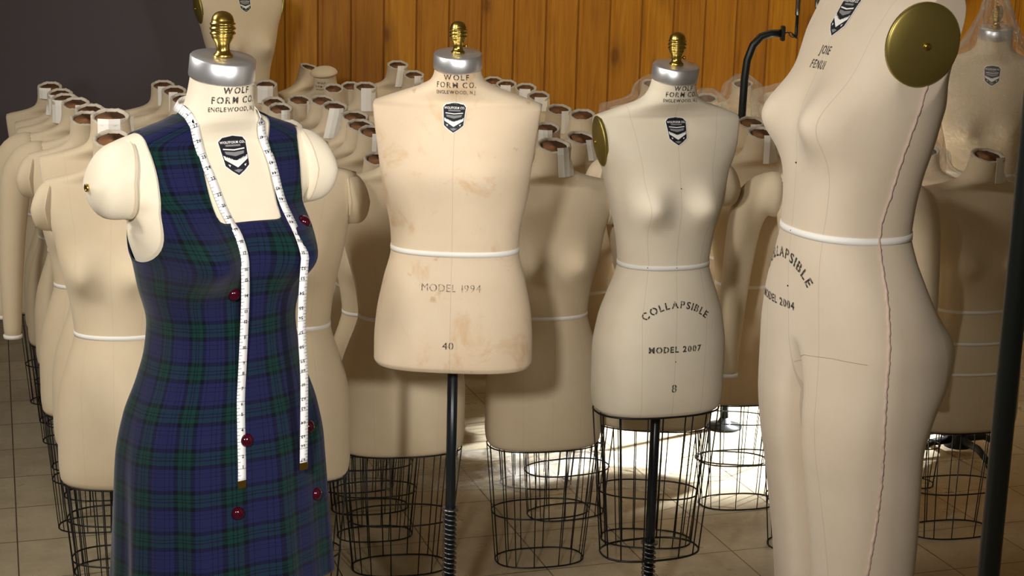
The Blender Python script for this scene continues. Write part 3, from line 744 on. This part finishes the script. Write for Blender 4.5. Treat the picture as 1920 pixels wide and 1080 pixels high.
for x_, z_ in ((0, .77), (0, .61), (0, .30), (0, .155), (0, .402), (-.075, .402)):
    p, n_ = s_.front(x_, z_, .0014); bmesh.ops.create_icosphere(bm, subdivisions=1, radius=.0016, matrix=Matrix.Translation(p))
obj('pin_heads', bm, 'base_iron', t)
c = cage(t, S, .415, bars=12, taper=.80, rings_=(0.0,), wr=.0026)
stand(t, 0, 0, -.64, -.395)
# ------------------------------------------------------------ shoulder-capped form wearing the tartan dress
AX, AY, AZ, AYAW = -.552, 2.95, .731, R(38)
SA = dict(FEM); SA['keys'] = [(k[0] - (.018 if .66 < k[0] < .845 else .009 if .8 < k[0] < .87 else 0),) + k[1:] for k in FEM['keys']]; SA['keys'] = [(k[0], k[1] + .010, k[2] + .014) + k[3:] if .52 < k[0] < .61 else k for k in SA['keys']]; SA['clamp'] = (.64, .172, .772, .197); SA['lobes'] = [(.094, .565, .058, .054, .080, -1)]
t = empty('dress_form', (AX, AY, AZ), AYAW, 'cream dress form with bulging shoulder caps, wearing the tartan dress', 'dress form')
afrm = t
b_ = obj('torso', body_bm(SA, 128, .008), 'canvas_front_plain', t); sA = Surf(b_)
neck_cap(t, SA, h=.038, fin=1.04, screw=False); badge(sA, .010, .742, t, 1.02)
for sg in (-1, 1): shoulder_cap(t, SA, sg, 'canvas_front_plain', L=.070, drop=.010, ry=.057, rz=.074, screw=True)
for tx, sz, zz, tr in (('WOLF', .0165, .864, .2), ('FORM CO.', .0175, .846, .2), ('ENGLEWOOD, N.J.', .0115, .829, .16)):
    decal('stamped_lettering', text_tris(tx, sz, .03, tr, xs=.95), sA, .004, zz, 'ink', t, wrap=.060)
stand(t, 0, 0, -AZ, -.42)

# the dress: cloth loosely following the body, flared skirt, strap shoulders
SD = dict(SA)
SD['keys'] = [(-.095, .215, .152, .150, 0, 2.2), (-.02, .210, .148, .148, 0, 2.2), (.06, .206, .143, .146, 0, 2.2), (.17, .200, .137, .142, 0, 2.2), (.25, .184, .128, .130, 0, 2.2),
    (.32, .158, .121, .108, 0, 2.2), (.38, .141, .116, .096, 0, 2.2), (.43, .136, .113, .093, 0, 2.2), (.50, .152, .112, .098, 0, 2.2)] + [(z, a, f, b, cy, n_) for z, a, f, b, cy, n_ in SA['keys'] if z > .52]
SD['clampoff'] = 1
def dress_pt(th, z, off):
    p = shape_point(SD, z, th, off)
    if z < .34:      # soft vertical folds in the skirt
        k = min(1, (.34 - z) / .4); d = Vector((p.x, p.y, 0)).normalized()
        p += d * (.0055 * k * math.sin(9 * th + 1.2) + .003 * k * math.sin(17 * th + z * 5))
    return p
def clip_poly(poly, f):
    out = []; n = len(poly)
    for i in range(n):
        a, b = poly[i], poly[(i + 1) % n]; fa, fb = f(a[0]), f(b[0])
        if fa >= 0: out.append(a)
        if (fa >= 0) != (fb >= 0):
            q = fa / (fa - fb); out.append((a[0].lerp(b[0], q), a[1] + (b[1] - a[1]) * q, a[2] + (b[2] - a[2]) * q))
    return out
def smax(a, b, k=.02):
    h = max(k - abs(a - b), 0) / k; return max(a, b) + h * h * k * .25
def f_neck(p):
    x, z = abs(p.x), p.z
    if p.y < 0: w_ = .062 + (z - .60) * .085; x = abs(p.x - .010); return smax(.628 - z, x - w_, .012)
    return smax(.74 - z, x - .082, .02)
def f_arm(p):
    x = abs(p.x); v = ((x - .220) / .076) ** 2 + ((p.z - .675) / (.165 if p.z < .675 else .20)) ** 2
    return (math.sqrt(v) - 1) * .08 if x > .03 else 1
bm = bmesh.new(); uvl = bm.loops.layers.uv.new('UVMap'); cache = {}
NS, zs = 168, levels(SD, -.095, .845, .009)
grid = [[(dress_pt(2 * math.pi * k / NS, z, .006), k / NS, z) for k in range(NS + 1)] for z in zs]
def bv(p):
    k = (round(p.x, 5), round(p.y, 5), round(p.z, 5))
    if k not in cache: cache[k] = bm.verts.new(p)
    return cache[k]
for j in range(len(zs) - 1):
    for k in range(NS):
        poly = [grid[j][k], grid[j][k + 1], grid[j + 1][k + 1], grid[j + 1][k]]
        for f in (f_neck, f_arm):
            if poly: poly = clip_poly(poly, f)
        if len(poly) < 3: continue
        vs = [bv(q[0]) for q in poly]
        seen = []; pq = []
        for v, q in zip(vs, poly):
            if v not in seen: seen.append(v); pq.append(q)
        if len(seen) < 3: continue
        try: fc = bm.faces.new(seen)
        except ValueError: continue
        for lp, q in zip(fc.loops, pq): lp[uvl].uv = ((q[1] - .75) * 1.08 + .02 * 0, q[2])
bmesh.ops.recalc_face_normals(bm, faces=bm.faces)
dress = obj('tartan_dress', bm, None, None, True, ['tartan', 'lining'])
dress.location = (AX, AY, AZ); dress.rotation_euler = (0, 0, AYAW)
tag(dress, 'sleeveless dark blue and green tartan dress with red buttons, worn by the shoulder-capped form', 'dress')
sD0 = Surf(dress)
md = dress.modifiers.new('thick', 'SOLIDIFY'); md.thickness = .0022; md.offset = 0; md.material_offset_rim = 0
def dome_button(x, z):
    p, n_ = sD0.front(x, z, 0.001); bm = bmesh.new()
    lathe(bm, [(0, -.004), (.0105, -.004), (.0125, -.001), (.0128, .002), (.0115, .0055), (.009, .008), (.005, .0098), (0, .0104)], 28, M_=n_.to_track_quat('Z', 'Y').to_matrix().to_4x4())
    b = obj('button', bm, 'button', dress); b.location = p
BUTTONS = [(.118, .618), (.131, .352), (.126, .217), (.140, .079), (-.037, .501), (-.021, .223), (-.0465, .088)]
for x, z in BUTTONS: dome_button(x, z)
# ------------------------------------------------------------ large form turned to the left, right foreground
DX, DY, DZ, DYAW = .590, 2.80, .988, R(-74)
SDm = dict(keys=[(-.45, .130, .066, .108, .045, 2.3), (-.38, .142, .074, .112, .040, 2.3), (-.22, .158, .086, .120, .034, 2.3), (-.06, .172, .098, .124, .020, 2.3), (.016, .178, .102, .132, .010, 2.3), (.07, .184, .102, .148, .006, 2.3),
    (.13, .188, .099, .160, .004, 2.3), (.19, .188, .097, .158, .002, 2.3), (.25, .178, .100, .140, .001, 2.3), (.31, .158, .104, .124, 0, 2.3), (.36, .136, .106, .110, 0, 2.3), (.40, .124, .105, .103, 0, 2.3), (.44, .127, .104, .106, 0, 2.3),
    (.50, .138, .105, .112, .002, 2.3), (.56, .152, .106, .119, .008, 2.3), (.62, .166, .102, .122, .014, 2.3), (.68, .186, .100, .098, .026, 2.3), (.74, .206, .096, .072, .044, 2.3), (.79, .212, .084, .054, .060, 2.3),
    (.812, .206, .070, .050, .062, 2.2), (.826, .190, .058, .048, .058, 2.1), (.840, .162, .052, .050, .050, 2.1), (.854, .120, .052, .052, .042, 2.0), (.868, .086, .055, .056, .036, 2.0), (.882, .070, .056, .056, .028, 2.0), (.902, .062, .055, .055, .020, 2.0), (.93, .0565, .0545, .0545, .004, 2.0)],
    lobes=[(.082, .600, .056, .060, .056, -1), (.078, .175, .075, .085, .046, 1)], clamp=(.66, .172, .812, .192), tilt=[(.845, 0), (.93, R(11))], top=.93, cleft=.21, twist=(.26, .50, R(10)))
t = empty('dress_form', (DX, DY, DZ), DYAW, 'large cream half-leg dress form turned left with a brass side plate, right foreground', 'dress form')
dfrm = t
b_ = obj('torso', body_bm(SDm, 280, .008), 'canvas_side', t); sD = Surf(b_)
obj('waist_tape', ring_band(SDm, .40, .012, .0013, 160), 'tape', t)
neck_cap(t, SDm); badge(sD, 0, .775, t, 1.05)
for sg in (1,): arm_plate(t, SDm, sg, (.066, .070), (.018, .738))
stand(t, .03, -.45, -DZ, -.60)
# ------------------------------------------------------------ black gallows tube, posts, rods
bm = bmesh.new()
pts = [(0, 0, .02), (0, 0, .6), (0, 0, 1.20), (.002, 0, 1.36), (.008, 0, 1.43), (.026, 0, 1.485), (.055, 0, 1.518), (.09, 0, 1.53), (.135, 0, 1.532)]
tube(bm, pts, .0145, 14); gx = obj('bent_tube', bm, 'black', None)
root = empty('bent_tube_stand', (.845, 6.0, 0), 0, 'black bent steel tube stand hooking right at the top, before the pine boards', 'stand'); gx.parent = root
bm = bmesh.new(); box(bm, (.134, 0, 1.532), (.014, .040, .056)); bmesh.ops.bevel(bm, geom=bm.edges[:], offset=.003, segments=2, affect='EDGES'); obj('clamp', bm, 'black', root, False)
bm = bmesh.new(); lathe(bm, [(0, 0), (.07, 0), (.07, .008), (.03, .014), (.018, .04), (0, .04)], 36); obj('base', bm, 'black', root)
bm = bmesh.new()
tube(bm, [(.141, 0, 1.532), (.152, 0, 1.536), (.160, 0, 1.528)], .003, 6)
for k, (a, b) in enumerate((((.158, 1.534), (.176, 1.520)), ((.168, 1.528), (.190, 1.512)))):
    m_ = Vector(((a[0] + b[0]) / 2, 0, (a[1] + b[1]) / 2)); d_ = Vector((b[0] - a[0], 0, b[1] - a[1])).normalized(); e_ = Vector((0, 1, 0)) if k else Vector((-d_.z, 0, d_.x))
    tube(bm, [m_ + d_ * .013 * math.cos(q) + e_ * .006 * math.sin(q) for q in [j * math.pi / 8 for j in range(16)]], .0022, 6, closed=True)
obj('chain', bm, 'black', root)
def rod(name, x, y, z0, zs, label):
    root = empty(name, (x, y, z0), 0, label, 'rod')
    bm = bmesh.new(); lathe(bm, [(0, 0), (.0045, 0), (.0055, .01), (.0055, zs), (0, zs)], 14); obj('lower_rod', bm, 'black', root)
    bm = bmesh.new(); lathe(bm, [(0, zs), (.0085, zs), (.0085, zs + .07), (.006, zs + .08), (.006, 3.2 - z0), (0, 3.2 - z0)], 14); obj('sleeve', bm, 'spring', root)
rod('hanging_rod', 1.028, 6.0, 1.515, .085, 'thin dark rod with silver sleeve hanging from above, beside the black tube\'s chain')
rod('hanging_rod', 1.098, 6.0, 1.50, .13, 'thin hanging rod nearest the right foreground form\'s chest, sleeve cut off by the top')
root = empty('metal_post', (.742, 2.3, 0), 0, 'thick glossy black metal post, upright at the right edge', 'post')
bm = bmesh.new(); lathe(bm, [(0, .02), (.0165, .02), (.0165, 2.25), (.014, 2.256), (0, 2.257)], 32); obj('pole', bm, 'black', root)
bm = bmesh.new(); lathe(bm, [(0, 0), (.14, 0), (.14, .012), (.03, .022), (.021, .06), (0, .06)], 36); obj('base', bm, 'black', root)

# ------------------------------------------------------------ measuring tape draped over the tartan dress
def dress_world(px): return px
def drape(ctrl, steps=70, w_=.0165, lift=.0028):
    """ctrl: list of (x, z) in the dress frame from neck to free end; hangs clear of hollows below the bust"""
    ctrl = [Vector((a, b, 0)) for a, b in ctrl]; L = [0]
    for a, b in zip(ctrl, ctrl[1:]): L.append(L[-1] + (b - a).length)
    out = []
    for i in range(steps + 1):
        s_ = L[-1] * i / steps; x = pchip(L, [c.x for c in ctrl], s_); z = pchip(L, [c.y for c in ctrl], s_)
        y = min(sD0.front(x + dx, z, lift)[0].y if abs(sD0.front(x + dx, z, lift)[0].y) > .001 else 9 for dx in (-.006, 0, .006))
        ya = min(sA.front(x + dx, z, lift)[0].y for dx in (-.006, 0, .006)); y = min(y, ya - .0005)
        out.append([x, y, z])
    for i in range(1, len(out)):
        if out[i][2] < .60: out[i][1] = min(out[i][1], out[i - 1][1] + .0006)
    ys = [o[1] for o in out]
    for _ in range(3): ys = [ys[0]] + [min(ys[i], (ys[i - 1] + ys[i] + ys[i + 1]) / 3) for i in range(1, len(ys) - 1)] + [ys[-1]]
    for o, y in zip(out, ys): o[1] = y
    return [Vector(o) for o in out]
left = drape([(-.080, .829), (-.0668, .786), (-.0562, .739), (-.0434, .692), (-.034, .644), (-.0275, .598), (-.0234, .499), (-.0255, .400), (-.0295, .291), (-.036, .146)])
right = drape([(.064, .818), (.068, .790), (.0760, .755), (.083, .700), (.087, .635), (.076, .576), (.072, .46), (.082, .324), (.086, .163)])
# loop behind the neck joins the two strands
back = []
a0, a1 = left[0], right[0]
for k in range(1, 16):
    q = math.pi * k / 16; x = a0.x + (a1.x - a0.x) * (1 - math.cos(q)) / 2
    back.append(Vector((x, a0.y + (a1.y - a0.y) * k / 16 + .085 * math.sin(q), .826 + .012 * math.sin(q))))
path = left[::-1] + back + right
bm = bmesh.new(); uvl = bm.loops.layers.uv.new('UVMap'); W_ = .0165; prev = None; dist = 0; cen = Vector((0, .0, .8))
nl = len(left); nb = len(back)
for i, p in enumerate(path):
    t_ = (path[min(i + 1, len(path) - 1)] - path[max(i - 1, 0)]).normalized()
    if nl - 2 <= i <= nl + nb + 1: n_ = (p - Vector((0, -.01, p.z - .05))).normalized()
    else:
        sf = sA if p.z > .62 else None
        n_ = sA.front(p.x, p.z)[1] if sf else Vector((.0, -1, 0)); n_ = (n_ + Vector((0, -.6, 0))).normalized()
    s_ = t_.cross(n_).normalized()
    if s_.length < .5: s_ = Vector((1, 0, 0))
    if i: dist += (p - path[i - 1]).length
    cur = (bm.verts.new(p - s_ * W_ / 2), bm.verts.new(p + s_ * W_ / 2), dist)
    if prev:
        f = bm.faces.new((prev[0], prev[1], cur[1], cur[0]))
        for lp, uv_ in zip(f.loops, ((0, prev[2]), (1, prev[2]), (1, cur[2]), (0, cur[2]))): lp[uvl].uv = uv_
    prev = cur
mt = obj('measuring_tape', bm, 'measure'); mt.location = dress.location; mt.rotation_euler = dress.rotation_euler
md = mt.modifiers.new('thick', 'SOLIDIFY'); md.thickness = .0008; md.offset = 0
tag(mt, 'white measuring tape draped round the neck of the form in the tartan dress', 'measuring tape')
for e, q in ((path[0], path[1]), (path[-1], path[-2])):
    d_ = (e - q).normalized(); bm = bmesh.new(); Rm = Matrix((Vector((1, 0, 0)), Vector((0, -1, 0)), d_)).transposed().to_4x4()
    box(bm, e + d_ * .004, (W_ + .001, .0022, .015), Rm.to_3x3().to_4x4()); bmesh.ops.bevel(bm, geom=bm.edges[:], offset=.0005, segments=1, affect='EDGES')
    obj('metal_tip', bm, 'brass', mt, False)
# printed numerals
bm = bmesh.new(); dist = 0; num = 1; nxt = .02
for i in range(1, len(path) - 1):
    dist += (path[i] - path[i - 1]).length
    if dist > nxt:
        nxt += .0254; p = path[i]; t_ = (path[i + 1] - path[i - 1]).normalized()
        if p.y > -.02: num += 1; continue
        n_ = Vector((0, -1, 0)) if p.z < .62 else (sA.front(p.x, p.z)[1] + Vector((0, -.6, 0))).normalized()
        s_ = t_.cross(n_).normalized(); n_ = s_.cross(t_).normalized()
        for tri in text_tris(str(num), .0085, .03, .1):
            try: bm.faces.new([bm.verts.new(p + s_ * (u * 1) + t_ * v + n_ * .0009 + s_ * .002) for u, v in tri])
            except ValueError: pass
        num += 1
obj('printed_numbers', bm, 'ink_plain', mt, False)

# ------------------------------------------------------------ details of the right foreground form
t = dfrm
def side_line(name, pts, rad, mat, twist=False):
    bm = bmesh.new(); P = []; L = len(pts)
    zs = [p[1] for p in pts]; ys = [p[0] for p in pts]; n_ = int(abs(zs[0] - zs[-1]) / .004)
    order = sorted(range(L), key=lambda i: zs[i]); zz = [zs[i] for i in order]; yy = [ys[i] for i in order]
    for i in range(n_ + 1):
        z = zz[0] + (zz[-1] - zz[0]) * i / n_; y = pchip(zz, yy, z); p, nn = sD.side(y, z, 1, rad * .3)
        if twist: p = p + Vector((0, .0005 * math.sin(i * .8), 0)) + nn * .0004 * math.cos(i * .8)
        P.append(p)
    tube(bm, P, [rad * (1 + (.22 * math.sin(i * 1.9 + math.sin(i * .7)) if twist else 0)) for i in range(len(P))], 7)
    return obj(name, bm, mat, t)
CORD = [(.036, .6714), (.0263, .6086), (.0154, .5443), (.0072, .4787), (-.0015, .4224), (.001, .3596), (.003, .3088), (.0025, .2396), (.0014, .1667), (.0042, .09), (.0131, -.0105), (.016, -.1123), (.0157, -.1853), (.016, -.44)]
side_line('corded_seam', CORD, .0027, 'cord', True)
def front_line(pts, rad=.0006):
    bm = bmesh.new(); P = []
    for a, b in zip(pts, pts[1:]):
        for k in range(10): P.append(sD.front(a[0] + (b[0] - a[0]) * k / 10, a[1] + (b[1] - a[1]) * k / 10, .0002)[0])
    tube(bm, P, rad, 5); return obj('stitched_seam', bm, 'cord_dark', t)
MATS['cord_dark'] = simple('grey_thread', C3(.42, .33, .25), .9)
front_line([(.002, .160), (.022, .174), (.0445, .184), (.1111, .1943), (.1558, .1956), (.168, .1956)])
for tx, sz, x, z, rot in (('JOIE', .020, .0, .715, 0), ('FENUI', .020, -.004, .690, 0)):
    decal('stamped_lettering', text_tris(tx, sz, .02, .22, xs=.8), sD, x, z, 'ink', t)
decal('stamped_lettering', text_tris('COLLAPSIBLE', .026, .025, .14, arc=.095), sD, -.022, .348, 'ink', t)
decal('stamped_lettering', text_tris('MODEL 2004', .020, .03, .12), sD, -.046, .266, 'ink', t)
bm = bmesh.new()
for x_, z_ in ((0, .30), (0, .52), (.0, .40)):
    p, n_ = sD.front(x_, z_, .001); bmesh.ops.create_icosphere(bm, subdivisions=1, radius=.0016, matrix=Matrix.Translation(p))
obj('pin_heads', bm, 'base_iron', t)

# ------------------------------------------------------------ wrapped forms by the boards
def bag_mesh(S, z0, amp, off, seed, top_extra=.10, cz=0.):
    bm = bmesh.new(); rings = []; seg = 110
    zs = [z0 + i * .014 for i in range(int((S['top'] + top_extra - z0) / .014) + 1)]
    for z in zs:
        zz = min(z, S['top']); k = max(0, (z - S['top'])) / top_extra; r_ = []
        for i in range(seg):
            th = 2 * math.pi * i / seg; p = shape_point(S, zz - .015 if zz < S['top'] else zz, th, off + .02 * (1 if z < .75 else max(.3, 1 - (z - .75) * 6)))
            p.z = z; 
            if k > 0: q = 1 - k * .8; p.x *= q; p.y = S['keys'][-1][4] + (p.y - S['keys'][-1][4]) * q
            d = Vector((p.x, p.y, 0)); dn = d.normalized()
            nz_ = noise.noise(Vector((th * 2.2 + math.sin(z * 7) * 1.2, z * 3.5, seed))) + .6 * abs(noise.noise(Vector((math.cos(th) * 7, math.sin(th) * 7 + z * 9, z * 14 + seed)))) + .35 * math.sin(th * 11 + z * 12 + seed)
            r_.append(p + dn * amp * (nz_ + .5))
        rings.append([v + Vector((0, 0, cz)) for v in r_])
    loft(bm, rings, False, True); return bm
def wrapped(x, y, ztop, yaw, label, baglabel, fin=False, seed=1):
    s = 1.0
    if fin:
        tt = empty('dress_form', (x, y, ztop - .885), R(yaw), label, 'dress form'); bb = obj('torso', body_bm(FEM, 80, .014), 'canvas', tt); sf = Surf(bb)
        neck_cap(tt, FEM); badge(sf, 0, .75, tt, 1, False); arm_plate(tt, FEM, -1); arm_plate(tt, FEM, 1); stand(tt, 0, 0, -(ztop - .885), -.3)
        obj('waist_tape', ring_band(FEM, .40, .012, .0013), 'tape', tt)
        o = obj('plastic_bag', bag_mesh(FEM, .30, .022, .016, seed, .15), 'film'); o.location = tt.location; o.rotation_euler = tt.rotation_euler
    else:
        stored('plain', x, y, ztop, yaw, label, None, girth=.92); k = ztop / (CH + FS['top'] + .005)
        o = obj('plastic_bag', bag_mesh(FS, .45, .020, .012, seed, .045, CH), 'film'); o.location = (x, y, 0); o.rotation_euler = (0, 0, R(yaw)); o.scale = (k * .95, k * .95, k)
    tag(o, baglabel, 'plastic bag'); return o
wrapped(1.69, 5.75, 1.555, -12, 'plastic-wrapped dress form with brass finial and maker badge, behind the black post', 'clear bag over the finial-topped form behind the black post', True, 3.1)
wrapped(.585, 7.05, 1.24, 10, 'bag-covered dress form left of the form stamped 8\'s neck, by the boards', 'clear crumpled bag left of the form stamped 8\'s neck', False, 5.3)
wrapped(.775, 6.55, 1.235, -5, 'bag-covered dress form just right of the form stamped 8\'s neck', 'clear glinting bag just right of the form stamped 8\'s neck', False, 8.3)
wrapped(.975, 6.95, 1.26, -10, 'bag-covered dress form behind the vertical black tube', 'clear bag behind the vertical part of the bent black tube', False, 2.7)
wrapped(1.23, 6.75, 1.36, 12, 'bag-covered dress form under the chain of the bent black tube', 'clear shiny bag under the bent tube\'s chain', False, 6.1)
wrapped(1.40, 5.42, 1.19, -20, 'low bag-covered dress form left of the three-taped one', 'clear bag bulging at the right foreground form\'s back', False, 9.4)

# ------------------------------------------------------------ plastic film lying crumpled on the floor
def film(x0, y0, w_, d_, seed, label):
    bm = bmesh.new(); nx, ny = 90, 50; V = []
    for j in range(ny + 1):
        row = []
        for i in range(nx + 1):
            u, v = i / nx, j / ny; P = Vector((u * w_ * 4 + seed, v * d_ * 4, seed)); h = abs(noise.noise(P * 1.2)) * .05 + abs(noise.noise(P * 4)) * .018
            e = min(u, 1 - u, v, 1 - v); ex = noise.noise(Vector((u * 3, v * 3, seed + 5))) * .08
            row.append(bm.verts.new(((u - .5) * w_ + ex, (v - .5) * d_ + ex * .7, .003 + h * min(1, e * 8))))
        V.append(row)
    for a, b in zip(V, V[1:]): bridge(bm, a, b, False)
    o = obj('plastic_film', bm, 'film_floor'); o.location = (x0, y0, 0); tag(o, label, 'plastic sheet')
film(-.30, 5.42, .75, .45, 1.3, 'crumpled clear plastic sheet on the floor under the cages left of centre')
film(.33, 5.45, .6, .4, 4.4, 'crumpled clear plastic sheet glinting on the floor between the two middle stands')
